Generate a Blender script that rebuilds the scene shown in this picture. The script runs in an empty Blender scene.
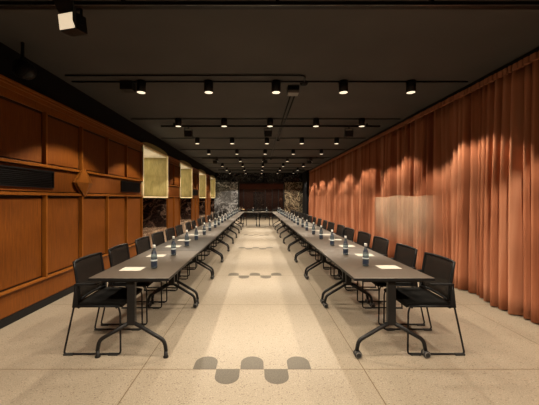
import bpy, bmesh, math, random
from mathutils import Vector, Matrix
PI = math.pi
C = bpy.context.scene.collection
S = bpy.context.scene

# ---------------------------------------------------------------- camera, world, exposure
cd = bpy.data.cameras.new('camera'); cam = bpy.data.objects.new('camera', cd); C.objects.link(cam)
cam.location = (0, 0, 1.45); cam.rotation_euler = (PI/2, 0, 0)
cd.sensor_width = 36; cd.lens = 36*300/539; cd.shift_x = 12.3/539; cd.shift_y = -4.2/539
cd.clip_start = 0.05; cd.clip_end = 100
S.camera = cam
w = bpy.data.worlds.new('world'); S.world = w; w.use_nodes = True
w.node_tree.nodes['Background'].inputs[0].default_value = (1.0, 0.85, 0.7, 1)
w.node_tree.nodes['Background'].inputs[1].default_value = 0.004
S.view_settings.view_transform = 'Standard'; S.view_settings.look = 'None'
S.view_settings.gamma = 1; S.view_settings.use_curve_mapping = False
S.view_settings.exposure = 0.0
LAMP_W = 74.0            # power of each ceiling downlight
LAMP_COL = (1.0, 0.845, 0.65)
SPOT = math.radians(113)
NICHE_W = 8.0

# ---------------------------------------------------------------- node helpers
def mat(name, col=(.5,.5,.5), rough=.5, metal=0., spec=.5, coat=0., sheen=0., emit=None, es=0., trans=0., alpha=1.):
    m = bpy.data.materials.new(name); m.use_nodes = True
    b = m.node_tree.nodes['Principled BSDF']; i = b.inputs
    i['Base Color'].default_value = (*col, 1); i['Roughness'].default_value = rough
    i['Metallic'].default_value = metal; i['Specular IOR Level'].default_value = spec
    i['Coat Weight'].default_value = coat; i['Sheen Weight'].default_value = sheen
    i['Transmission Weight'].default_value = trans; i['Alpha'].default_value = alpha
    if emit: i['Emission Color'].default_value = (*emit, 1); i['Emission Strength'].default_value = es
    return m
def N(m, t): return m.node_tree.nodes.new(t)
def L(m, a, b): m.node_tree.links.new(a, b)
def bsdf(m): return m.node_tree.nodes['Principled BSDF']
def coords(m, scale=(1,1,1), kind='Object', rot=(0,0,0)):
    t = N(m, 'ShaderNodeTexCoord'); mp = N(m, 'ShaderNodeMapping')
    mp.inputs['Scale'].default_value = scale; mp.inputs['Rotation'].default_value = rot
    L(m, t.outputs[kind], mp.inputs[0]); return mp.outputs[0]
def ramp(m, fac, stops):
    r = N(m, 'ShaderNodeValToRGB'); e = r.color_ramp.elements
    while len(e) < len(stops): e.new(0.5)
    for k, (p, c) in enumerate(stops):
        e[k].position = p; e[k].color = (*c, 1)
    L(m, fac, r.inputs[0]); return r.outputs[0]
def noise(m, vec, scale, detail=4, rough=.5, dist=0.):
    n = N(m, 'ShaderNodeTexNoise'); n.inputs['Scale'].default_value = scale
    n.inputs['Detail'].default_value = detail; n.inputs['Roughness'].default_value = rough
    n.inputs['Distortion'].default_value = dist; L(m, vec, n.inputs['Vector']); return n.outputs[0]
def mix(m, fac, a, b, mode='MIX'):
    x = N(m, 'ShaderNodeMix'); x.data_type = 'RGBA'; x.blend_type = mode
    for s, v in ((x.inputs['Factor'], fac), (x.inputs['A'], a), (x.inputs['B'], b)):
        if isinstance(v, (int, float)): s.default_value = v
        elif isinstance(v, tuple): s.default_value = (*v, 1)
        else: L(m, v, s)
    return x.outputs['Result']
def math_(m, op, a, b=0.):
    x = N(m, 'ShaderNodeMath'); x.operation = op
    for s, v in ((x.inputs[0], a), (x.inputs[1], b)):
        if isinstance(v, (int, float)): s.default_value = v
        else: L(m, v, s)
    return x.outputs[0]
def bump(m, h, strength=.2, dist=.002):
    b = N(m, 'ShaderNodeBump'); b.inputs['Strength'].default_value = strength
    b.inputs['Distance'].default_value = dist; L(m, h, b.inputs['Height']); L(m, b.outputs[0], bsdf(m).inputs['Normal'])

# ---------------------------------------------------------------- materials
def wood_mat(name, c0, c1, c2, rough=.5):
    m = mat(name, rough=rough, spec=.2)
    g = noise(m, coords(m, (14, 14, .9), 'Object'), 4.0, 5, .6, .6)
    f = noise(m, coords(m, (60, 60, 1.5), 'Object'), 5.0, 3, .6)
    col = ramp(m, g, [(.25, c0), (.5, c1), (.78, c2)])
    col = mix(m, .35, col, ramp(m, f, [(.3, c0), (.7, c2)]), 'MIX')
    L(m, col, bsdf(m).inputs['Base Color']); bump(m, f, .08, .001); return m
WOOD = wood_mat('walnut_veneer', (.085,.023,.0028), (.135,.038,.0042), (.22,.067,.008))
WOODB = wood_mat('walnut_bead', (.15,.045,.006), (.21,.067,.009), (.28,.095,.014), .35)
WOODD = wood_mat('gap_shade_wood', (.018,.008,.004), (.028,.012,.006), (.04,.018,.009))  # dark colour painted in as shade for the gaps between panels
WOODL = wood_mat('light_oak', (.45,.26,.11), (.55,.33,.15), (.62,.4,.2))
WOODR = wood_mat('red_wood', (.045,.013,.008), (.065,.019,.010), (.085,.026,.013))

def floor_mat():
    m = mat('terrazzo', rough=.42, spec=.4)
    v = coords(m)
    big = noise(m, v, .8, 3, .5)
    base = ramp(m, big, [(.3, (.245,.205,.155)), (.7, (.29,.247,.19))])
    chips = N(m, 'ShaderNodeTexVoronoi'); chips.inputs['Scale'].default_value = 62; L(m, v, chips.inputs['Vector'])
    sel = N(m, 'ShaderNodeSeparateColor'); L(m, chips.outputs['Color'], sel.inputs[0])
    dark = math_(m, 'MULTIPLY', math_(m, 'GREATER_THAN', sel.outputs[0], .80), math_(m, 'LESS_THAN', chips.outputs['Distance'], .42))
    lite = math_(m, 'MULTIPLY', math_(m, 'LESS_THAN', sel.outputs[1], .15), math_(m, 'LESS_THAN', chips.outputs['Distance'], .45))
    col = mix(m, math_(m, 'MULTIPLY', dark, .8), base, (.085,.06,.037))
    col = mix(m, math_(m, 'MULTIPLY', lite, .45), col, (.40,.36,.30))
    fine = noise(m, v, 110, 2, .6)
    col = mix(m, .42, col, ramp(m, fine, [(.35, (.12,.09,.06)), (.65, (.38,.33,.255))]))
    # joints between the cast slabs: 1.89 x 1.544 m
    sp = N(m, 'ShaderNodeSeparateXYZ'); L(m, v, sp.inputs[0])
    def joint(out, off, pitch, wd):
        a = math_(m, 'PINGPONG', math_(m, 'SUBTRACT', out, off), pitch/2)
        return math_(m, 'LESS_THAN', a, wd)
    jx = joint(sp.outputs[0], -.98 - 1.885*8, 1.885, .0035)
    jy = joint(sp.outputs[1], 2.545 - 1.544*20, 1.544, .004)
    # pingpong about 0 touches zero every `pitch`
    j = math_(m, 'MAXIMUM', jx, jy)
    col = mix(m, j, col, (.09,.055,.022))
    L(m, col, bsdf(m).inputs['Base Color'])
    return m
FLOOR = floor_mat()
def inlay_mat():
    m = mat('grey_terrazzo', rough=.42, spec=.4); v = coords(m)
    f = noise(m, v, 120, 2, .7)
    L(m, ramp(m, f, [(.35, (.055,.046,.033)), (.65, (.105,.088,.064))]), bsdf(m).inputs['Base Color']); return m
INLAY = inlay_mat()
def ceil_mat():
    m = mat('ceiling_paint', rough=.85, spec=.2); f = noise(m, coords(m), 1.3, 4)
    L(m, ramp(m, f, [(.3, (.055,.053,.051)), (.7, (.067,.064,.061))]), bsdf(m).inputs['Base Color']); return m
CEIL = ceil_mat()
BLACKW = mat('black_wall_paint', (.005,.005,.006), .8, spec=.15)
def metal_mat(name, c, r, mt=.0, spec=.5):
    m = mat(name, c, r, mt, spec); f = noise(m, coords(m), 40, 2)
    rr = N(m, 'ShaderNodeMapRange'); rr.inputs[3].default_value = r-.05; rr.inputs[4].default_value = r+.08
    L(m, f, rr.inputs[0]); L(m, rr.outputs[0], bsdf(m).inputs['Roughness']); return m
BLACK = metal_mat('black_metal', (.005,.005,.0055), .45, 0, .22)
GUN = metal_mat('dark_grey_metal', (.008,.0075,.0075), .45, 0, .25)
STEEL = metal_mat('brushed_steel', (.5,.48,.45), .3, 1.)
BRASS = metal_mat('brass', (.72,.60,.34), .35, .35)
RUBBER = metal_mat('dark_rubber', (.012,.012,.012), .6)
GREYP = metal_mat('grey_plastic', (.13,.12,.11), .5)
def top_mat(name, a, b, r):
    m = mat(name, rough=r, spec=.35); f = noise(m, coords(m, (1,1,1)), 30, 4, .6)
    L(m, ramp(m, f, [(.3, a), (.7, b)]), bsdf(m).inputs['Base Color']); return m
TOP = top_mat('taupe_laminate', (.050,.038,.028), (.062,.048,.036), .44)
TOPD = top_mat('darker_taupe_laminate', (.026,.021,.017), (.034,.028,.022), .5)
def mesh_fabric(name, c, alpha):
    m = mat(name, c, .85, spec=.1); v = coords(m, (1,1,1))
    ck = N(m, 'ShaderNodeTexWave'); ck.bands_direction = 'Z'; ck.inputs['Scale'].default_value = 60; L(m, v, ck.inputs['Vector'])
    bump(m, ck.outputs[0], .15, .001); bsdf(m).inputs['Alpha'].default_value = alpha; return m
MESHB = mesh_fabric('black_mesh_fabric', (.011,.0085,.007), .86)
SEATM = mesh_fabric('black_seat_fabric', (.005,.0045,.004), 1.)
PAPER = mat('white_paper', (.42,.40,.35), .8, spec=.2)
def glass_mat():
    m = mat('bottle_glass', (.10,.13,.15), .06, spec=.8); t = N(m, 'ShaderNodeBsdfTransparent')
    t.inputs[0].default_value = (.66,.74,.78,1); x = N(m, 'ShaderNodeMixShader'); x.inputs[0].default_value = .55
    out = m.node_tree.nodes['Material Output']
    L(m, bsdf(m).outputs[0], x.inputs[1]); L(m, t.outputs[0], x.inputs[2]); L(m, x.outputs[0], out.inputs[0]); return m
BGLASS = glass_mat()
LABEL = mat('navy_label', (.014,.022,.042), .4)
LABELW = mat('pale_label_print', (.55,.6,.62), .4)
CAP = mat('silver_cap', (.72,.72,.70), .35, .4)
def curtain_mat():
    m = mat('terracotta_velvet', (.46,.12,.055), .9, spec=.1)
    bsdf(m).inputs['Sheen Tint'].default_value = (1,.6,.45,1)
    f = mix(m, .55, noise(m, coords(m, (0,7,.15)), 2.0, 3), noise(m, coords(m, (0,1.6,.04)), 1.6, 3, .6))  # vertical colour streaks stand in for light and shade of deep folds
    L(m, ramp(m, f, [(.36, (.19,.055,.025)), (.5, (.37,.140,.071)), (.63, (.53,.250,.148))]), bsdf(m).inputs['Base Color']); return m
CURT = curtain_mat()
HEAD = mat('curtain_tape', (.32,.13,.07), .9, spec=.1)
def blur_mat():
    m = mat('blur_sheet', (.66,.50,.36), .8, spec=.1); f = noise(m, coords(m, (1,3,.4)), 3, 3)
    r = N(m, 'ShaderNodeMapRange'); r.inputs[3].default_value = .2; r.inputs[4].default_value = .36
    L(m, f, r.inputs[0]); sp = N(m, 'ShaderNodeSeparateXYZ'); L(m, coords(m), sp.inputs[0]); out = r.outputs[0]
    for src, a, b in ((sp.outputs[1], 4.95, 6.0), (sp.outputs[2], .35, 1.25), (sp.outputs[1], 8.0, 7.75)):     # alpha fades towards the edges, so the patch blurs out
        q = N(m, 'ShaderNodeMapRange'); q.interpolation_type = 'SMOOTHSTEP'; q.inputs[1].default_value = a; q.inputs[2].default_value = b; L(m, src, q.inputs[0])
        out = math_(m, 'MULTIPLY', out, q.outputs[0])
    L(m, out, bsdf(m).inputs['Alpha']); return m
BLUR = blur_mat()
def marble_mat(name, dark, mid, vein, scale, amount, rough=.06):
    m = mat(name, rough=rough, spec=.6); v = coords(m)
    n1 = noise(m, v, scale, 8, .62, 1.6)
    a = math_(m, 'ABSOLUTE', math_(m, 'SUBTRACT', n1, .5))
    veins = ramp(m, a, [(0., (1,1,1)), (amount*.35, (.35,.35,.35)), (amount, (0,0,0))])
    n2 = noise(m, v, scale*.45, 6, .65, .8)
    base = ramp(m, n2, [(.38, dark), (.66, mid)])
    n3 = noise(m, v, scale*3.5, 6, .7, 1.2)
    a3 = math_(m, 'ABSOLUTE', math_(m, 'SUBTRACT', n3, .5))
    v3 = ramp(m, a3, [(0., (.6,.6,.6)), (amount*.4, (0,0,0))])
    col = mix(m, veins, base, vein); col = mix(m, v3, col, vein)
    L(m, col, bsdf(m).inputs['Base Color']); return m
MARL = marble_mat('grey_veined_marble', (.025,.026,.030), (.085,.085,.086), (.50,.52,.55), .8, .05)
MARR = marble_mat('brown_veined_marble', (.018,.015,.011), (.06,.048,.033), (.42,.35,.24), 1.3, .045)
MARD = marble_mat('black_marble', (.010,.010,.011), (.022,.022,.024), (.10,.10,.10), 1.5, .03)
MARN = marble_mat('dark_brown_marble', (.016,.009,.008), (.045,.022,.016), (.30,.20,.15), .7, .016)
MARS = marble_mat('brown_marble_ledge', (.16,.09,.055), (.28,.18,.11), (.5,.38,.28), 1.2, .03, .2)
def gold_mat():
    m = mat('olive_gold_panel', rough=.55, spec=.4); v = coords(m, (3,3,1))
    a = noise(m, v, 3.2, 6, .65, .4); b = noise(m, coords(m, (30,30,2)), 4, 3)
    col = mix(m, .35, ramp(m, a, [(.35, (.22,.185,.065)), (.65, (.40,.33,.14))]), ramp(m, b, [(.3, (.20,.165,.055)), (.7, (.42,.34,.15))]))
    L(m, col, bsdf(m).inputs['Base Color']); return m
GOLD = gold_mat()
OLIVE = mat('olive_plaster', (.22,.18,.06), .7)
SOFFIT = mat('white_plaster', (.88,.84,.76), .7)
LENS = mat('lamp_lens', (.9,.85,.75), .4, emit=(1,.84,.62), es=1.15)
LENSR = mat('lamp_reflector', (.8,.75,.66), .25, .9)
FLOODF = mat('flood_face', (.9,.85,.75), .5, emit=(1,.80,.54), es=.7)
STRIP = mat('led_strip', (.9,.85,.75), .5, emit=(1,.88,.66), es=2.2)
EDGE = mat('edge_light', (.8,.7,.45), .5, emit=(1,.82,.48), es=.55)
PANE = mat('dark_pane', (.02,.012,.010), .04, spec=.6, alpha=.28)

# ---------------------------------------------------------------- mesh helpers
class MB:
    def __init__(s): s.bm = bmesh.new(); s.mi = 0
    def _tag(s, faces, smooth=False):
        for f in faces: f.material_index = s.mi; f.smooth = smooth
    def box(s, x0, y0, z0, x1, y1, z1, bev=0, mtx=None):
        r = bmesh.ops.create_cube(s.bm, size=1); vs = r['verts']
        for v in vs:
            v.co = Vector(((x0+x1)/2 + v.co.x*(x1-x0), (y0+y1)/2 + v.co.y*(y1-y0), (z0+z1)/2 + v.co.z*(z1-z0)))
        fs = list({f for v in vs for f in v.link_faces})
        if bev:
            es = list({e for v in vs for e in v.link_edges})
            q = bmesh.ops.bevel(s.bm, geom=es, offset=bev, segments=2, affect='EDGES', profile=.6)
            fs = list({f for v in q['verts'] for f in v.link_faces} | {f for f in fs if f.is_valid})
            vs = list({v for f in fs for v in f.verts})
        if mtx: bmesh.ops.transform(s.bm, matrix=mtx, verts=vs)
        s._tag(fs); return s
    def tube(s, pts, r, seg=8, closed=False, caps=True, rr=None):
        pts = [Vector(p) for p in pts]; n = len(pts); rings = []; prev = None
        for i, p in enumerate(pts):
            if closed: d = (pts[(i+1) % n] - pts[i-1]).normalized()
            elif i == 0: d = (pts[1]-p).normalized()
            elif i == n-1: d = (p-pts[i-1]).normalized()
            else: d = ((pts[i+1]-p).normalized() + (p-pts[i-1]).normalized()).normalized()
            if prev is None:
                u = Vector((0,0,1)) if abs(d.z) < .9 else Vector((1,0,0))
                u = (u - d*u.dot(d)).normalized()
            else: u = (prev - d*prev.dot(d)).normalized()
            prev = u; v = d.cross(u); q = rr[i] if rr else r
            rx, ry = (q if isinstance(q, tuple) else (q, q))
            rings.append([s.bm.verts.new(p + u*math.cos(a)*rx + v*math.sin(a)*ry) for a in [2*PI*k/seg for k in range(seg)]])
        fs = []
        for i in range(n if closed else n-1):
            a, b = rings[i], rings[(i+1) % n]
            for k in range(seg): fs.append(s.bm.faces.new((a[k], a[(k+1) % seg], b[(k+1) % seg], b[k])))
        s._tag(fs, True)
        if caps and not closed: s._tag([s.bm.faces.new(rings[0][::-1]), s.bm.faces.new(rings[-1])])
        return s
    def lathe(s, prof, seg=20, mtx=None, caps=True):
        rings = [[s.bm.verts.new((r*math.cos(2*PI*k/seg), r*math.sin(2*PI*k/seg), z)) for k in range(seg)] for r, z in prof]
        fs = []
        for a, b in zip(rings, rings[1:]):
            for k in range(seg): fs.append(s.bm.faces.new((a[k], a[(k+1) % seg], b[(k+1) % seg], b[k])))
        s._tag(fs, True)
        if caps: s._tag([s.bm.faces.new(rings[0][::-1]), s.bm.faces.new(rings[-1])])
        if mtx: bmesh.ops.transform(s.bm, matrix=mtx, verts=[v for r in rings for v in r])
        return s
    def prism(s, poly, axis, a, b):
        def P(u, v, w): return {'x': (w,u,v), 'y': (u,w,v), 'z': (u,v,w)}[axis]
        A = [s.bm.verts.new(P(u, v, a)) for u, v in poly]; B = [s.bm.verts.new(P(u, v, b)) for u, v in poly]
        fs = [s.bm.faces.new(A[::-1]), s.bm.faces.new(B)]
        for i in range(len(poly)):
            j = (i+1) % len(poly); fs.append(s.bm.faces.new((A[i], A[j], B[j], B[i])))
        s._tag(fs); return s
    def build(s, name, mats, parent=None):
        bmesh.ops.recalc_face_normals(s.bm, faces=s.bm.faces)
        me = bpy.data.meshes.new(name); s.bm.to_mesh(me); s.bm.free()
        for m in (mats if isinstance(mats, (list, tuple)) else [mats]): me.materials.append(m)
        o = bpy.data.objects.new(name, me); C.objects.link(o)
        if parent: o.parent = parent
        return o
def fillet(pts, r, n=4):
    pts = [Vector(p) for p in pts]; out = [pts[0]]
    for a, b, c in zip(pts, pts[1:], pts[2:]):
        u = (a-b); v = (c-b); q = min(r, u.length*.45, v.length*.45); p0 = b+u.normalized()*q; p1 = b+v.normalized()*q
        for k in range(n+1):
            t = k/n; out.append(p0*(1-t)**2 + b*2*t*(1-t) + p1*t*t)
    out.append(pts[-1]); return out
def tag(o, label=None, cat=None, group=None, kind=None):
    for k, v in (('label', label), ('category', cat), ('group', group), ('kind', kind)):
        if v: o[k] = v
    return o
def thing(name, label, cat, loc=(0,0,0), rz=0., group=None):
    o = bpy.data.objects.new(name, None); C.objects.link(o); o.empty_display_size = .1
    o.location = loc; o.rotation_euler = (0,0,rz); return tag(o, label, cat, group)
def dup(root, loc, rz, label, group=None):
    def cp(o, parent):
        c = o.copy(); C.objects.link(c)
        if parent: c.parent = parent
        for ch in kids.get(o.name, []): cp(ch, c)
        return c
    kids = {}
    def walk(o):
        kids[o.name] = list(o.children)
        for ch in kids[o.name]: walk(ch)
    walk(root)
    r = cp(root, None); r.location = loc; r.rotation_euler = (0,0,rz); r['label'] = label
    if group: r['group'] = group
    return r
ORD = ['first','second','third','fourth','fifth','sixth','seventh','eighth','ninth','tenth','eleventh','twelfth','thirteenth',
       'fourteenth','fifteenth','sixteenth','seventeenth','last']
def struct(o): return tag(o, kind='structure')

# ---------------------------------------------------------------- room shell
XL, XR, Y0, YB, ZC = -2.83, 3.52, -4.0, 20.3, 3.19
fb = MB(); fb.box(-4.0, Y0, -.1, 4.2, 24.0, 0)
fb.mi = 1
for k in range(6):                                   # five-lobed inlay on every second joint, part of the floor
    yj = 2.545 + 3.088*k
    if k == 5: break
    for j in range(5):
        xc = -.448 + .202*j; sgn = 1 if j % 2 == 0 else -1; r = .099
        poly = [(xc-r, yj), (xc+r, yj), (xc+r, yj+sgn*.105)] + [(xc+r*math.cos(PI*t/14), yj+sgn*(.105+r*math.sin(PI*t/14))) for t in range(1, 14)] + [(xc-r, yj+sgn*.105)]
        fb.prism(poly, 'z', -.01, .0012)
struct(fb.build('floor', [FLOOR, INLAY]))
struct(MB().box(-4.0, Y0, ZC, 4.2, 24.0, ZC+.1).build('ceiling', CEIL))

NICHES = [(7.41, 9.46), (11.0, 13.0), (14.56, 16.5), (18.1, 20.1)]
SECT = [(Y0, 7.41), (9.46, 11.0), (13.0, 14.56), (16.5, 18.1), (20.1, YB)]
wl = MB()
for a, b in SECT: wl.box(-4.0, a, 0, -2.9, b, 2.80)
wl.box(-4.0, Y0, 2.80, -2.86, YB, ZC)
struct(wl.build('wall_left', BLACKW))
struct(MB().box(XR, Y0, 0, XR+.2, 24, ZC).build('wall_right', BLACKW))
struct(MB().box(-4.0, Y0-.2, 0, 4.2, Y0, ZC).build('wall_rear', BLACKW))

# back wall: dark marble with an opening
DX0, DX1, DZ = -1.30, 1.85, 2.55
wb = MB(); wb.box(-4.0, YB, 0, DX0, YB+.15, DZ)
wb.mi = 1; wb.box(DX1, YB, 0, 3.06, YB+.15, DZ)
wb.mi = 2; wb.box(-4.0, YB, DZ, 4.2, YB+.15, ZC)
struct(wb.build('wall_back', [MARL, MARR, MARD]))
struct(MB().box(3.06, 18.6, 0, XR, YB+.15, ZC).build('wall_return', BLACKW))
# the lobby behind the opening
lb = MB(); lb.box(-2.4, 23.2, 0, 2.9, 23.35, 2.62)
lb.box(-2.4, YB+.15, 0, -2.3, 23.2, 2.62); lb.box(2.8, YB+.15, 0, 2.9, 23.2, 2.62)
lb.mi = 1; lb.box(-2.4, YB+.15, 2.62, 2.9, 23.35, 2.7)
struct(lb.build('wall_lobby', [WOODR, BLACKW]))
door = thing('door_1', 'dark closed door in the red-brown wall beyond the glazed opening', 'door', (.12, 23.2, 0))
tag(door, kind='structure')
MB().box(-.42, -.05, 0, .42, 0, 1.95, .006).build('door_leaf', MARD, door)
MB().tube([(.34,-.06,.95), (.34,-.10,.95), (.22,-.10,.95)], .01).build('door_handle', STEEL, door)
ll = bpy.data.lights.new('lobby_fill', 'AREA'); ll.shape = 'RECTANGLE'; ll.size = 3; ll.size_y = .3; ll.energy = 25; ll.color = (1,.75,.5)  # unseen lamp added to lift the dark wood of the lobby
lo = bpy.data.objects.new('lobby_fill', ll); C.objects.link(lo); lo.location = (.25, 21.6, 2.6)
gl = thing('glazed_screen', 'black framed glazed screen filling the wide opening in the back marble wall', 'glazed screen', (0, YB, 0))
fr = MB()
fr.box(DX0, -.03, 0, DX0+.08, .12, DZ); fr.box(DX1-.08, -.03, 0, DX1, .12, DZ); fr.box(DX0+.08, -.03, DZ-.08, DX1-.08, .12, DZ)
for x in (-.92, -.1, .55, 1.02, 1.45): fr.box(x-.02, -.01, 0, x+.02, .1, DZ-.08)
fr.build('frame', BLACK, gl)
xs = [DX0+.08, -.92, -.1, .55, 1.02, 1.45, DX1-.08]
for a, b in zip(xs, xs[1:]): MB().box(a+.02, .04, .02, b-.02, .05, DZ-.09).build('pane', PANE, gl)
MB().box(DX0+.09, -.02, 2.08, DX1-.09, 0.0, 2.42).build('transom_panel', WOODR, gl)

# ---------------------------------------------------------------- left wall: wood panelling
FX = -2.87
sect_lab = ['long orange-brown wood panelling with diamond boss, nearest the camera on the left wall',
            'wood panelling between the nearest and second lit niches',
            'wood panelling with small black grille between second and third lit niches',
            'narrow-looking wood panelling between the third and farthest lit niches']
sect_stiles = [[7.365, 6.506, 5.675, 4.838, 4.014, 3.19, 2.36, 1.53, .70, -.13, -.96, -1.79, -2.62, -3.45], [9.51, 10.23, 10.95], [13.05, 13.78, 14.51], [16.55, 17.3, 18.05]]
for si in range(4):
    a, b = SECT[si]; t = thing('wall_panelling', sect_lab[si], 'wall panelling', (0, 0, 0), 0, 'wood panelling along the left wall')
    t['kind'] = 'structure'
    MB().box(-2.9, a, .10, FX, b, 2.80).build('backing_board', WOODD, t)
    MB().box(FX, a, .10, FX+.014, b, .36, .004).build('lower_band', WOOD, t)
    MB().box(FX, a, 1.54, FX+.014, b, 1.85, .004).build('middle_band', WOOD, t)
    MB().box(-2.9, a, 0, -2.845, b, .098).build('plinth', BLACK, t)
    def rail(z0, z1, nm='rail'):
        m = MB(); m.box(FX, a, z0, -2.815, b, z1, .006); m.build(nm, WOODB, t)
    rail(.372, .40); rail(1.488, 1.525); rail(1.862, 1.90)
    cm = MB(); cm.box(FX, a, 2.60, -2.845, b, 2.64, .004); cm.box(FX, a, 2.64, -2.858, b, 2.70); cm.box(FX, a, 2.70, -2.84, b, 2.75); cm.box(FX, a, 2.75, -2.815, b, 2.775, .004); cm.box(FX, a, 2.775, -2.79, b, 2.80, .004); cm.build('cornice', WOODB, t)
    st = sorted(sect_stiles[si])
    for y in st:
        for z0, z1 in ((.40, 1.488), (1.90, 2.60)):
            m = MB(); m.box(FX, y-.016, z0, -2.812, y+.016, z1, .005); m.build('stile', WOODB, t)
    for y0, y1 in zip(st, st[1:]):
        for z0, z1 in ((.40, 1.488), (1.90, 2.60)):
            m = MB()
            m.box(FX, y0+.042, z0+.022, FX+.014, y1-.042, z1-.035, .005)
            m.build('panel', WOOD, t)
def grille(y0, y1, lab):
    g = thing('air_grille', lab, 'air grille', (0, (y0+y1)/2, 1.705), 0, 'air grilles in the left wall'); h = (y1-y0)/2
    MB().box(-2.870, -h, -.115, -2.853, h, .115).build('back_plate', BLACKW, g)
    f = MB(); f.box(-2.853, -h, .10, -2.832, h, .115); f.box(-2.853, -h, -.115, -2.832, h, -.10); f.box(-2.853, -h, -.10, -2.832, -h+.015, .10); f.box(-2.853, h-.015, -.10, -2.832, h, .10)
    f.build('frame', BLACK, g)
    s = MB()
    for k in range(9): s.box(-2.853, -h+.015, -.088+.022*k, -2.842, h-.015, -.080+.022*k)
    s.build('louvre', BLACK, g)
grille(2.55, 4.19, 'long black slatted grille nearest the camera on the left wall')
grille(6.27, 7.27, 'black slatted grille just before the nearest lit niche')
grille(13.25, 14.35, 'far black grille on wood between second and third niches')
# diamond boss
d = thing('diamond_boss', 'faceted wooden diamond ornament on the left wall beside the long grille', 'wall ornament', (-2.87, 4.86, 1.70))
d.location.x = -2.835
m = MB(); R = .235
MB().box(-.02, -.05, -.05, 0, .05, .05).build('mount', WOODB, d)
pts = [(0,R), (R,0), (0,-R), (-R,0)]
m.prism([(p[0]*1.06, p[1]*1.06) for p in pts], 'x', 0, .022); m.build('base_plate', WOODB, d)
m = MB(); bm = m.bm
vb = [bm.verts.new((.045, p[0], p[1])) for p in pts]; ap = bm.verts.new((.11, 0, 0)); bb = bm.verts.new((.02, 0, 0))
for i in range(4):
    bm.faces.new((vb[i], vb[(i+1) % 4], ap)); bm.faces.new((vb[(i+1) % 4], vb[i], bb))
m.build('faceted_boss', WOODB, d)

# lit niches
nlab = ['nearest and largest-looking lit golden wall niche with dark marble recess below', 'second golden lit wall niche from the camera, dark recess below',
        'third golden lit wall niche from the camera', 'farthest golden lit wall niche, beside the grey marble wall']
for ni, (a, b) in enumerate(NICHES):
    n = thing('wall_niche', nlab[ni], 'wall niche', (XL, (a+b)/2, 0), 0, 'golden lit niches in the left wall'); h = (b-a)/2; D = -1.0; t_ = .04
    m = MB(); m.box(D, -h, 1.50, D+t_, h, 2.74); m.box(D+t_, h-t_, 1.50, -.02, h, 2.74); m.box(D+t_, -h, 1.50, -.02, -h+t_, 2.74)
    m.build('golden_lining', GOLD, n)
    MB().box(D+t_, -h+t_, 2.72, -.02, h-t_, 2.76).build('soffit', SOFFIT, n)
    MB().box(D+.05, -h+.1, 2.705, D+.09, h-.1, 2.72).build('light_strip', STRIP, n)
    MB().box(D, -h, 1.46, -.0, h, 1.50).build('shelf', BRASS, n)
    m = MB(); m.box(D, -h, .55, D+t_, h, 1.46); m.box(D+t_, h-t_, .55, -.03, h, 1.46); m.box(D+t_, -h, .55, -.03, -h+t_, 1.46); m.build('marble_lining', MARN, n)
    MB().box(D, -h, 0, -.02, h, .55).build('marble_ledge', MARS, n)
    m = MB()
    for y in (-h, h-.035): m.box(-.02, y, 1.50, .02, y+.035, 2.78)
    m.box(-.02, -h+.035, 2.745, .02, h-.035, 2.78); m.box(0, -h, 1.46, .02, h, 1.50)
    m.build('brass_frame', BRASS, n)
    m = MB(); m.box(.0205, -h+.004, 1.475, .0235, h-.004, 1.492); m.box(.0205, -h+.008, 1.50, .0235, -h+.026, 2.77); m.box(.0205, h-.026, 1.50, .0235, h-.008, 2.77)
    m.build('edge_light', EDGE, n)
    MB().box(D+t_, h-t_-.006, 2.135, -.04, h-t_, 2.145).build('lining_rail', GOLD, n)
    K = 20; poly = [(-h, 2.78)] + [(-h*math.cos(PI*k/K), 2.80+.11*math.sin(PI*k/K)**.8) for k in range(K+1)] + [(h, 2.78)]
    MB().prism(poly, 'x', -.03, .0).build('arched_lunette', OLIVE, n)
    ld = bpy.data.lights.new('niche_light', 'AREA'); ld.shape = 'RECTANGLE'; ld.size = .6; ld.size_y = (b-a)*.8; ld.energy = NICHE_W; ld.color = (1,.86,.6)
    lo = bpy.data.objects.new('niche_light', ld); C.objects.link(lo); lo.location = (XL-.48, (a+b)/2, 2.70)
    # uplight strips: soffit wash from the shelf and an added lamp that makes the arch glow
    l2 = bpy.data.lights.new('niche_uplight', 'AREA'); l2.shape = 'RECTANGLE'; l2.size = .5; l2.size_y = (b-a)*.8; l2.energy = NICHE_W*.75; l2.color = (1,.9,.72)
    o2 = bpy.data.objects.new('niche_uplight', l2); C.objects.link(o2); o2.location = (XL-.5, (a+b)/2, 1.52); o2.rotation_euler = (PI, 0, 0)
    l3 = bpy.data.lights.new('arch_fill', 'AREA'); l3.shape = 'RECTANGLE'; l3.size = .02; l3.size_y = (b-a)*.7; l3.energy = .05; l3.color = (1,.85,.5)
    o3 = bpy.data.objects.new('arch_fill', l3); C.objects.link(o3); o3.location = (XL+.025, (a+b)/2, 2.785); o3.rotation_euler = (PI, math.radians(20), 0)

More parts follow.
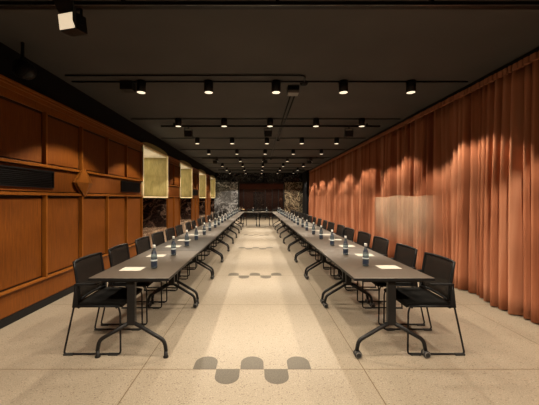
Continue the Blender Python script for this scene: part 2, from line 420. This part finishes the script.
# ---------------------------------------------------------------- curtain
random.seed(7)
ct = thing('curtain', 'floor-length terracotta pleated curtain covering the whole right wall', 'curtain', (0, 0, 0))
def curtain(y0, y1, x0):
    # pleat positions with irregular spacing
    ys = [y0]; sg = 1; knots = []
    y = y0
    while y < y1:
        wdt = random.choice([.04, .045, .05, .06, .07, .08, .10, .13]) ; amp = random.uniform(.05, .12)
        knots.append((y, sg*amp)); sg = -sg; y += wdt
    def offs(y, i):
        while i < len(knots)-2 and knots[i+1][0] < y: i += 1
        a, b = knots[i], knots[i+1]; t = min(1, max(0, (y-a[0])/(b[0]-a[0]))); t = t*t*(3-2*t)
        return a[1]*(1-t)+b[1]*t, i
    m = MB(); bm = m.bm; NZ = 14; cols = []; n = int((y1-y0)/.012); i = 0
    for k in range(n+1):
        y = y0+(y1-y0)*k/n; o, i = offs(y, i)
        big = .055*math.sin(y*3.1+2*math.sin(y*.9))+.05*math.sin(y*7.3+1)
        row = []
        for j in range(NZ+1):
            t = j/NZ; z = .015+t*3.095
            f = (1-t)
            row.append(bm.verts.new((x0 + o*(.62+.38*f) + big*(.45+.55*f), y + .03*math.sin(y*3+z*1.1)*f, z)))
        cols.append(row)
    for k in range(n):
        for j in range(NZ):
            f = bm.faces.new((cols[k][j], cols[k][j+1], cols[k+1][j+1], cols[k+1][j])); f.smooth = True
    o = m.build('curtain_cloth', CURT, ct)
    sm = o.modifiers.new('s', 'SOLIDIFY'); sm.thickness = .004
curtain(-3.6, 18.45, 3.30)
m = MB(); y = -3.6; hw = MB()
while y < 18.4:
    wdt = random.uniform(.045, .075)
    hw.box(3.185+random.uniform(0, .012), y, 3.045, 3.232, y+wdt, 3.125, .004); y += wdt+random.uniform(.018, .03)
hw.build('pleat_heading', HEAD, ct)
tag(MB().box(3.23, -3.8, 3.14, 3.31, 18.5, 3.188).build('curtain_rail', BLACK), 'black ceiling rail above the terracotta curtain', 'curtain rail')
# made-up see-through sheet standing in for a pale motion blur by the curtain
m = MB(); bm = m.bm; n = 90; NZ = 10; cols = []
for k in range(n+1):
    y = 4.95 + 3.05*k/n; top = 1.50 - .03*abs((y-6.2)/1.6)**2 + .012*math.sin(y*5)
    cols.append([bm.verts.new((3.10+.012*math.sin(y*9)+.006*math.sin(y*23), y, .25+(top-.25)*j/NZ)) for j in range(NZ+1)])
for k in range(n):
    for j in range(NZ): bm.faces.new((cols[k][j], cols[k][j+1], cols[k+1][j+1], cols[k+1][j])).smooth = True
sh = m.build('blur_sheet', BLUR); tag(sh, 'faint pale blurred patch, added as a see-through sheet before the terracotta curtain', 'blur patch')
sh.modifiers.new('s', 'SOLIDIFY').thickness = .002

# ---------------------------------------------------------------- ceiling fittings
rows = [-1.76, .25, 2.26, 4.45, 6.54, 8.62, 10.66, 12.75, 14.82, 16.9, 18.9]
colsX = [-1.72, -.72, .28, 1.28, 2.28]
proto = thing('ceiling_downlight', '', 'ceiling lamp', (0,0,ZC), 0, 'black cylinder downlights on the ceiling')
MB().lathe([(.02,-.002), (.065,-.002), (.068,-.006), (.068,-.17), (.060,-.172), (.058,-.150)], 24, caps=False).build('housing', BLACK, proto)
MB().lathe([(.0005,-.160), (.060,-.160), (.060,-.171), (.045,-.176), (.0005,-.179)], 24, caps=False).build('lens', LENS, proto)
ld = bpy.data.lights.new('downlight', 'SPOT'); ld.energy = LAMP_W; ld.color = LAMP_COL; ld.spot_size = SPOT; ld.spot_blend = .22; ld.shadow_soft_size = .03
ld.use_nodes = True; lt = ld.node_tree; em = lt.nodes['Emission']            # wide 'batwing' photometry of the downlights
tc = lt.nodes.new('ShaderNodeTexCoord'); sx = lt.nodes.new('ShaderNodeSeparateXYZ'); lt.links.new(tc.outputs['Normal'], sx.inputs[0])
def lm(op, a, b):
    x = lt.nodes.new('ShaderNodeMath'); x.operation = op
    for q, v in ((x.inputs[0], a), (x.inputs[1], b)):
        if isinstance(v, float): q.default_value = v
        else: lt.links.new(v, q)
    return x.outputs[0]
cosv = lm('MAXIMUM', lm('ABSOLUTE', sx.outputs[2], 0.), .3)
lt.links.new(lm('POWER', cosv, -3.1), em.inputs['Strength'])
colname = ['leftmost', 'second from left', 'middle', 'second from right', 'rightmost']
vis = 0; first = True
for ri, y in enumerate(rows):
    for ci, x in enumerate(colsX):
        if ri < 2: lab = f'black cylinder downlight {["farther","close"][ri]} behind the camera, {colname[ci]} of its row'
        elif ri == 2: lab = f'black cylinder downlight just above the photo\'s top edge, {colname[ci]}'
        else: lab = f'black cylinder downlight, {colname[ci]} in {ORD[ri-3]} ceiling row from the camera'
        if first: o = proto; o.location = (x, y, ZC); o['label'] = lab; first = False
        else: o = dup(proto, (x, y, ZC), 0, lab)
        if ri < 1: continue                       # the row well behind the camera is switched off
        lo = bpy.data.objects.new('downlight', ld); C.objects.link(lo); lo.location = (x, y, ZC-.187)
    if ri >= 2:
        c = MB().tube([(-2.75, y, ZC-.012), (3.12, y, ZC-.012)], .012, 6).build('ceiling_conduit', BLACK)
        tag(c, f'thin black conduit carrying the {ORD[ri-3]} downlight row from the camera' if ri > 2 else 'thin black conduit above the photo\'s top edge', 'conduit', 'thin conduits across the ceiling')
for k, (y, x0, x1, lab) in enumerate([(2.60, -2.8, 3.15, 'nearest black lighting track across the top of the picture'), (6.97, -2.23, 2.85, 'second black lighting track, behind the second downlight row'),
                             (12.5, -2.29, 2.78, 'third black lighting track from the camera'), (17.7, -2.3, 2.8, 'farthest black lighting track near the marble wall')]):
    t = thing('lighting_track', lab, 'lighting track', (0, y, 0), 0, 'heavy lighting tracks across the ceiling')
    MB().box(x0, -.025, 3.10, x1, .025, 3.145, .003).build('rail', BLACK, t)
    h = MB()
    for j in range(5):
        x = x0+.3+(x1-x0-.6)*j/4; h.box(x-.015, -.012, 3.145, x+.015, .012, ZC)
    h.build('hanger', BLACK, t)
    if k == 0: MB().box(x0, -.029, 3.102, x1, -.0255, 3.110).build('metal_edge', STEEL, t)
def conduit(pts, lab, nm='ceiling_conduit', r=.012):
    tag(MB().tube(fillet(pts, .08), r, 6).build(nm, BLACK), lab, 'conduit')
conduit([(-2.7, 4.22, 3.178), (.68, 4.22, 3.178), (.70, 4.45, 3.176)], 'thin conduit ahead of the first downlight row bending to the dome fitting')
conduit([(.56, 4.75, 3.178), (.56, 12.4, 3.178)], 'conduit running away from the camera along the ceiling centre')
conduit([(.63, 4.75, 3.178), (.63, 9.2, 3.178)], 'shorter twin conduit beside the central lengthwise conduit')
t = thing('dome_detector', 'small black dome fitting right of the middle first-row downlight', 'detector', (.70, 4.50, ZC))
MB().lathe([(.06, 0), (.062,-.02), (.05,-.045), (.02,-.06), (.001,-.062)], 20).build('dome', BLACK, t)
t = thing('access_point', 'pale boxed ceiling unit right of the middle first-row downlight', 'ceiling unit', (.56, 4.70, ZC))
MB().box(-.09, -.09, -.07, .09, .09, 0, .01).build('housing', BLACK, t); MB().box(-.085, -.085, -.115, .085, .085, -.07, .012).build('cover', GREYP, t)
for x, y, lab in ((.62, 8.9, 'small black detector between second and third track'), (.60, 13.2, 'small black detector just behind the third track')):
    t = thing('smoke_detector', lab, 'detector', (x, y, ZC)); MB().lathe([(.045,0), (.045,-.03), (.03,-.05), (.001,-.05)], 16).build('housing', BLACK, t)
t = thing('junction_box', 'black box on the ceiling left of the first downlight', 'junction box', (-1.93, 4.5, ZC))
MB().box(-.10, -.08, -.13, .08, .08, 0, .008).build('box', BLACK, t); MB().box(-.085, -.085, -.115, .065, -.08, -.015).build('cover', GUN, t)
t = thing('ceiling_speaker', 'round black loudspeaker under the ceiling at the far upper left', 'loudspeaker', (-2.62, 3.35, 2.90))
mt = Matrix.Rotation(math.radians(90), 4, 'X')
MB().lathe([(.03,-.12), (.09,-.10), (.105,-.02), (.105,.02), (.095,.035)], 24, mt).build('housing', BLACK, t)
MB().lathe([(.001,.036), (.09,.036), (.085,.042), (.001,.046)], 24, mt, caps=False).build('grille', GUN, t)
MB().box(-.012, -.012, .09, .012, .012, ZC-2.90).build('bracket', BLACK, t)
# floodlight projectors on the tracks
def flood(x, y, lab, lit=False, rz=0., tilt=0., zc=2.95):
    t = thing('track_floodlight', lab, 'floodlight', (x, y, zc), rz, 'square floodlights on the lighting tracks')
    R_ = Matrix.Rotation(tilt, 4, 'X')
    MB().box(-.085, -.06, -.07, .085, .07, .07, .006, mtx=R_).build('housing', BLACK, t)
    MB().box(-.076, -.066, -.061, .076, -.0605, .061, mtx=R_).build('lit_face' if lit else 'face', FLOODF if lit else GUN, t)
    b = MB(); b.box(-.095, -.012, -.02, -.087, .012, .11); b.box(.087, -.012, -.02, .095, .012, .11); b.box(-.095, -.012, .11, .095, .012, .118); b.box(-.012, -.012, .118, .012, .012, 3.10-zc)
    b.build('bracket', BLACK, t)
    if lit:
        MB().box(.0, -.17, -.075, .006, 0, .075, mtx=Matrix.Translation((.09, -.06, 0)) @ Matrix.Rotation(math.radians(38), 4, 'Z') @ R_).build('barn_door', BLACK, t)
        MB().box(-.085, -.10, 0, .085, 0, .006, mtx=Matrix.Translation((0, -.055, .075)) @ Matrix.Rotation(math.radians(-50), 4, 'X')).build('barn_door', BLACK, t)
    return t
flood(-1.60, 2.60, 'lit pale square floodlight at the top left corner', True, math.radians(-14), math.radians(8), 2.96)
for x, s in ((-1.60, 'left'), (.25, 'middle'), (2.13, 'right')):
    flood(x, 6.97, f'unlit black square floodlight, {s} one on the second track', False, 0, math.radians(10))
for x, s in ((-1.75, 'left'), (.33, 'middle'), (2.18, 'right')):
    flood(x, 12.5, f'unlit black square floodlight, {s} one on the third track', False, random.uniform(-.5,.5), math.radians(15), 2.97)

# ---------------------------------------------------------------- folding tables
def make_table(top_m, near_glide, both=True):
    t = thing('meeting_table', '', 'table'); W, T = .72, 1.396; h = T/2
    m = MB(); m.box(-W/2, -h, .715, W/2, h, .74, .004)
    for f in m.bm.faces: f.material_index = 0 if (f.normal.z > .9 or f.calc_center_median().z > .7399) else 1
    m.bm.normal_update()
    for f in m.bm.faces: f.material_index = 0 if f.calc_center_median().z > .7395 else 1
    m.build('tabletop', [top_m, BLACK], t)
    MB().box(-.03, -h+.12, .665, .03, h-.12, .70, .004).build('beam', BLACK, t)
    for e, s in (('near', -1), ('far', 1)):
        y = s*(h-.075)
        m = MB(); m.box(-.036, y-.022, .30, .036, y+.022, .69, .004)
        m.box(-.27, y-.02, .69, .27, y+.02, .7149, .003)
        for q in (-1, 1):
            pts = fillet([(q*.01, y, .322), (q*.298, y, .155), (q*.314, y, .062)], .05)
            m.tube(pts, .018, 8)
        lg = m.build('leg', GUN, t)
        for q in (-1, 1):
            x = q*.312
            if near_glide and s == -1:
                MB().lathe([(.016, .065), (.018, .02), (.024, .012), (.024, 0)], 14, Matrix.Translation((x, y, 0))).build('glide', GUN, lg)
            else:
                m = MB(); R_ = Matrix.Rotation(PI/2, 4, 'X'); ya = y + .0
                m.lathe([(.006,-.011), (.022,-.011), (.031,-.009), (.0325,-.004), (.0325,.004), (.031,.009), (.022,.011), (.006,.011)], 18, Matrix.Translation((x+.006, ya-.019, .0325)) @ R_)
                m.lathe([(.006,-.011), (.022,-.011), (.031,-.009), (.0325,-.004), (.0325,.004), (.031,.009), (.022,.011), (.006,.011)], 18, Matrix.Translation((x+.006, ya+.019, .0325)) @ R_)
                m.mi = 1
                for yy in (-.032, .031): m.lathe([(.021, 0), (.027, 0), (.027, .002), (.021, .002)], 18, Matrix.Translation((x+.006, ya+yy, .0325)) @ R_, caps=False)
                m.box(x-.02, ya-.007, .03, x+.02, ya+.007, .068, .003)
                m.build('caster', [RUBBER, GREYP], lg)
    return t
YS = [2.66+1.4*k for k in range(9)]
def rowX(side, y): return (-1.145+.008*(y-2.7)) if side < 0 else (1.222-.008*(y-2.7))
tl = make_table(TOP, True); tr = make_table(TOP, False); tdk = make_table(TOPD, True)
for k, y in enumerate(YS):
    yc = y+.7
    lab = f'{ORD[k]} taupe-topped table from the camera in the left row' if k < 8 else 'farthest taupe-topped table in the left row, by the cross tables'
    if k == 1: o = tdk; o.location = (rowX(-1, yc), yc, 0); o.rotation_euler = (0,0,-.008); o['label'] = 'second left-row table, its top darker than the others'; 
    elif k == 0: o = tl; o.location = (rowX(-1, yc), yc, 0); o.rotation_euler = (0,0,-.008); o['label'] = lab
    else: o = dup(tl, (rowX(-1, yc), yc, 0), -.008, lab)
    o['group'] = 'tables of the left row'
    lab = f'{ORD[k]} taupe-topped table from the camera in the right row' if k < 8 else 'farthest taupe-topped table in the right row, by the cross tables'
    if k == 0: o = tr; o.location = (rowX(1, yc), yc, 0); o.rotation_euler = (0,0,.008); o['label'] = lab
    else: o = dup(tr, (rowX(1, yc), yc, 0), .008, lab)
    o['group'] = 'tables of the right row'
CY = YS[-1]+1.4+.37; CX = .04
for s, nm in ((-1, 'left'), (1, 'right')):
    o = dup(tr, (CX+s*.7, CY, 0), PI/2, f'{nm} one of the two cross tables closing the far end', 'cross tables at the far end')

# ---------------------------------------------------------------- armchairs
def make_chair():
    t = thing('armchair', '', 'chair')
    for q in (-1, 1):
        x = q*.262
        m = MB()
        pts = fillet([(x, .215, .455), (x, .235, .40), (x, .24, .012), (x, -.285, .012), (x, -.19, .455), (x, -.168, .655)], .03)
        m.tube(pts, .0085, 8)
        m.tube([(x, .225, .452), (x, -.19, .452)], .011, 8)
        # widened upright between seat and arm
        m.prism([(-.205, .44), (-.15, .44), (-.158, .66), (-.182, .66)], 'x', x-.007, x+.007)
        f = m.build('side_frame', BLACK, t)
        for y in (.17, -.24):
            MB().box(x-.014, y-.045, 0, x+.014, y+.045, .018, .005).build('glide', RUBBER, f)
        MB().box(x-.02, -.18, .648, x+.02, .035, .664, .005).build('armrest', BLACK, t)
    for yy in (.20, -.15): MB().tube([(-.262, yy, .440), (.262, yy, .440)], .010, 8).build('crossbar', BLACK, t)
    # seat: thin, slightly dished
    m = MB(); bm = m.bm; nx, ny = 10, 10; g = []
    for i in range(nx+1):
        u = -1+2*i/nx; r_ = []
        for j in range(ny+1):
            v = j/ny; y = -.185+.43*v; z = .478 - .014*(1-u*u)*math.sin(PI*v*.9+.2) - .018*max(0, v-.85)/.15
            r_.append((u*.25, y, z))
        g.append(r_)
    top = [[bm.verts.new(p) for p in r_] for r_ in g]; bot = [[bm.verts.new((p[0], p[1], p[2]-.024)) for p in r_] for r_ in g]
    for i in range(nx):
        for j in range(ny):
            bm.faces.new((top[i][j], top[i+1][j], top[i+1][j+1], top[i][j+1])).smooth = True
            bm.faces.new((bot[i][j+1], bot[i+1][j+1], bot[i+1][j], bot[i][j])).smooth = True
    for i in range(nx):
        bm.faces.new((bot[i][0], bot[i+1][0], top[i+1][0], top[i][0])); bm.faces.new((top[i][ny], top[i+1][ny], bot[i+1][ny], bot[i][ny]))
    for j in range(ny):
        bm.faces.new((top[0][j], top[0][j+1], bot[0][j+1], bot[0][j])); bm.faces.new((bot[nx][j], bot[nx][j+1], top[nx][j+1], top[nx][j]))
    m.build('seat', SEATM, t)
    # back: gently bowed panel in a tube frame, leaning back
    def bp(u, v):   # u -1..1, v 0..1
        z = .50+.355*v; y = -.150 - .055*v - .03*(1-u*u)
        return (u*.238, y, z)
    m = MB(); pts = [bp(-1+2*k/8, 0) for k in range(9)] + [bp(1, k/5) for k in range(1, 6)] + [bp(1-2*k/8, 1) for k in range(1, 9)] + [bp(-1, 1-k/5) for k in range(1, 5)]
    m.tube(pts, .013, 8, closed=True)
    m.tube([(-.262, -.170, .60), (-.238, -.165, .60)], .012); m.tube([(.262, -.170, .60), (.238, -.165, .60)], .012)
    m.build('back_frame', BLACK, t)
    m = MB(); bm = m.bm; g = [[bm.verts.new(bp(-.97+1.94*i/10, .02+.96*j/6)) for j in range(7)] for i in range(11)]
    for i in range(10):
        for j in range(6): bm.faces.new((g[i][j], g[i+1][j], g[i+1][j+1], g[i][j+1])).smooth = True
    o = m.build('backrest', MESHB, t); sm = o.modifiers.new('s', 'SOLIDIFY'); sm.thickness = .006; sm.offset = 0
    return t
ch = make_chair(); used = False
random.seed(3)
CHY = [(.37, 1.05)]
def place_chair(x, y, rz, lab, group):
    global used
    if not used:
        ch.location = (x, y, 0); ch.rotation_euler = (0,0,rz); ch['label'] = lab; ch['group'] = group; used = True
    else: dup(ch, (x, y, 0), rz, lab, group)
def jit(a): return random.uniform(-a, a)
for side, nm in ((-1, 'left'), (1, 'right')):
    i = 0
    for k, y in enumerate(YS):
        for o in (.385, 1.035):
            yy = y+o+(jit(.02) if i > 1 else -.01); off = .36 if side < 0 else .412
            x = rowX(side, yy)+side*(off+(jit(.015) if i > 1 else 0))
            wh = 'first black mesh armchair' if i == 0 else f'{ORD[i]} black mesh armchair' if i < 17 else 'farthest black mesh armchair'
            place_chair(x, yy, -side*(-PI/2)+(jit(.05) if i > 1 else 0), f'{wh}{" from the camera" if i < 17 else ""} along the {nm} table row', f'armchairs of the {nm} row')
            i += 1
for j in range(4):
    place_chair(CX-1.05+.7*j, CY+.42, PI+jit(.08), f'black armchair behind the cross tables, {["leftmost","second from left","second from right","rightmost"][j]}', 'armchairs behind the cross tables')

# ---------------------------------------------------------------- bottles and paper
TZ = .7401
bt = thing('water_bottle', '', 'bottle')
MB().lathe([(.001,.0), (.027,.0), (.031,.004), (.0315,.10), (.031,.128), (.026,.150), (.017,.175), (.0125,.195), (.012,.214)], 16).build('glass', BGLASS, bt)
MB().lathe([(.0322,.022), (.0322,.070)], 16, caps=False).build('label', LABEL, bt)
MB().lathe([(.0321,.076), (.0321,.090)], 16, caps=False).build('label_band', LABELW, bt)
MB().lathe([(.0275,.148), (.0185,.174)], 16, caps=False).build('neck_label', LABEL, bt)
MB().lathe([(.0145,.208), (.015,.212), (.015,.234), (.013,.237)], 14).build('cap', CAP, bt)
pp = MB().box(-.105, -.078, 0, .105, .078, .0015).build('notepaper', PAPER); tag(pp, '', 'paper')
fb_, fp_ = True, True
def put_bottle(x, y, lab, grp):
    global fb_
    if fb_: bt.location = (x, y, TZ); bt['label'] = lab; bt['group'] = grp; fb_ = False
    else: dup(bt, (x, y, TZ), jit(1), lab, grp)
def put_paper(x, y, rz, lab, grp):
    global fp_
    if fp_: o = pp; fp_ = False
    else: o = pp.copy(); C.objects.link(o)
    o.location = (x, y, TZ); o.rotation_euler = (0,0,rz); o['label'] = lab; o['group'] = grp; o['category'] = 'paper'
for side, nm in ((-1, 'left'), (1, 'right')):
    i = 0
    for k, y in enumerate(YS):
        for o in (.39, 1.08):
            far = 'farthest' if i == 17 else ORD[i]; tail = '' if i == 17 else ' from the camera'
            yb = y+o+(.10 if side > 0 and i == 0 else .04 if side > 0 else 0)+(jit(.03) if i > 1 else 0)
            put_bottle(rowX(side, yb)-side*(.09+jit(.012)), yb, f'{far} small glass water bottle{tail} on the {nm} table row', f'water bottles on the {nm} row')
            yp = y+o-.035+(.08 if side > 0 and i == 0 else .05 if side > 0 else 0)+(jit(.02) if i > 1 else 0)
            put_paper(rowX(side, yp)+side*((.108 if side < 0 else .13)+jit(.01)), yp, jit(.03), f'{far} white sheet of paper{tail} on the {nm} table row', f'paper sheets on the {nm} row')
            i += 1
for j in range(4):
    p = ["leftmost","second from left","second from right","rightmost"][j]
    put_bottle(CX-1.05+.7*j+.1, CY+.02, f'glass water bottle on the cross tables, {p}', 'water bottles on the cross tables')
    put_paper(CX-1.05+.7*j-.06, CY+.10, jit(.05), f'white paper sheet on the cross tables, {p}', 'paper sheets on the cross tables')

# small wooden stand beyond the left end of the cross tables
t = thing('wooden_lectern', 'small light wooden lectern behind the left end of the cross tables', 'lectern', (-.92, 17.1, 0))
MB().box(-.19, -.15, .80, .19, .15, .84, .006, mtx=None).build('top', WOODL, t)
MB().box(-.03, -.03, .03, .03, .03, .80, .004).build('post', BLACK, t); MB().box(-.17, -.15, 0, .17, .15, .03, .006).build('base', BLACK, t)
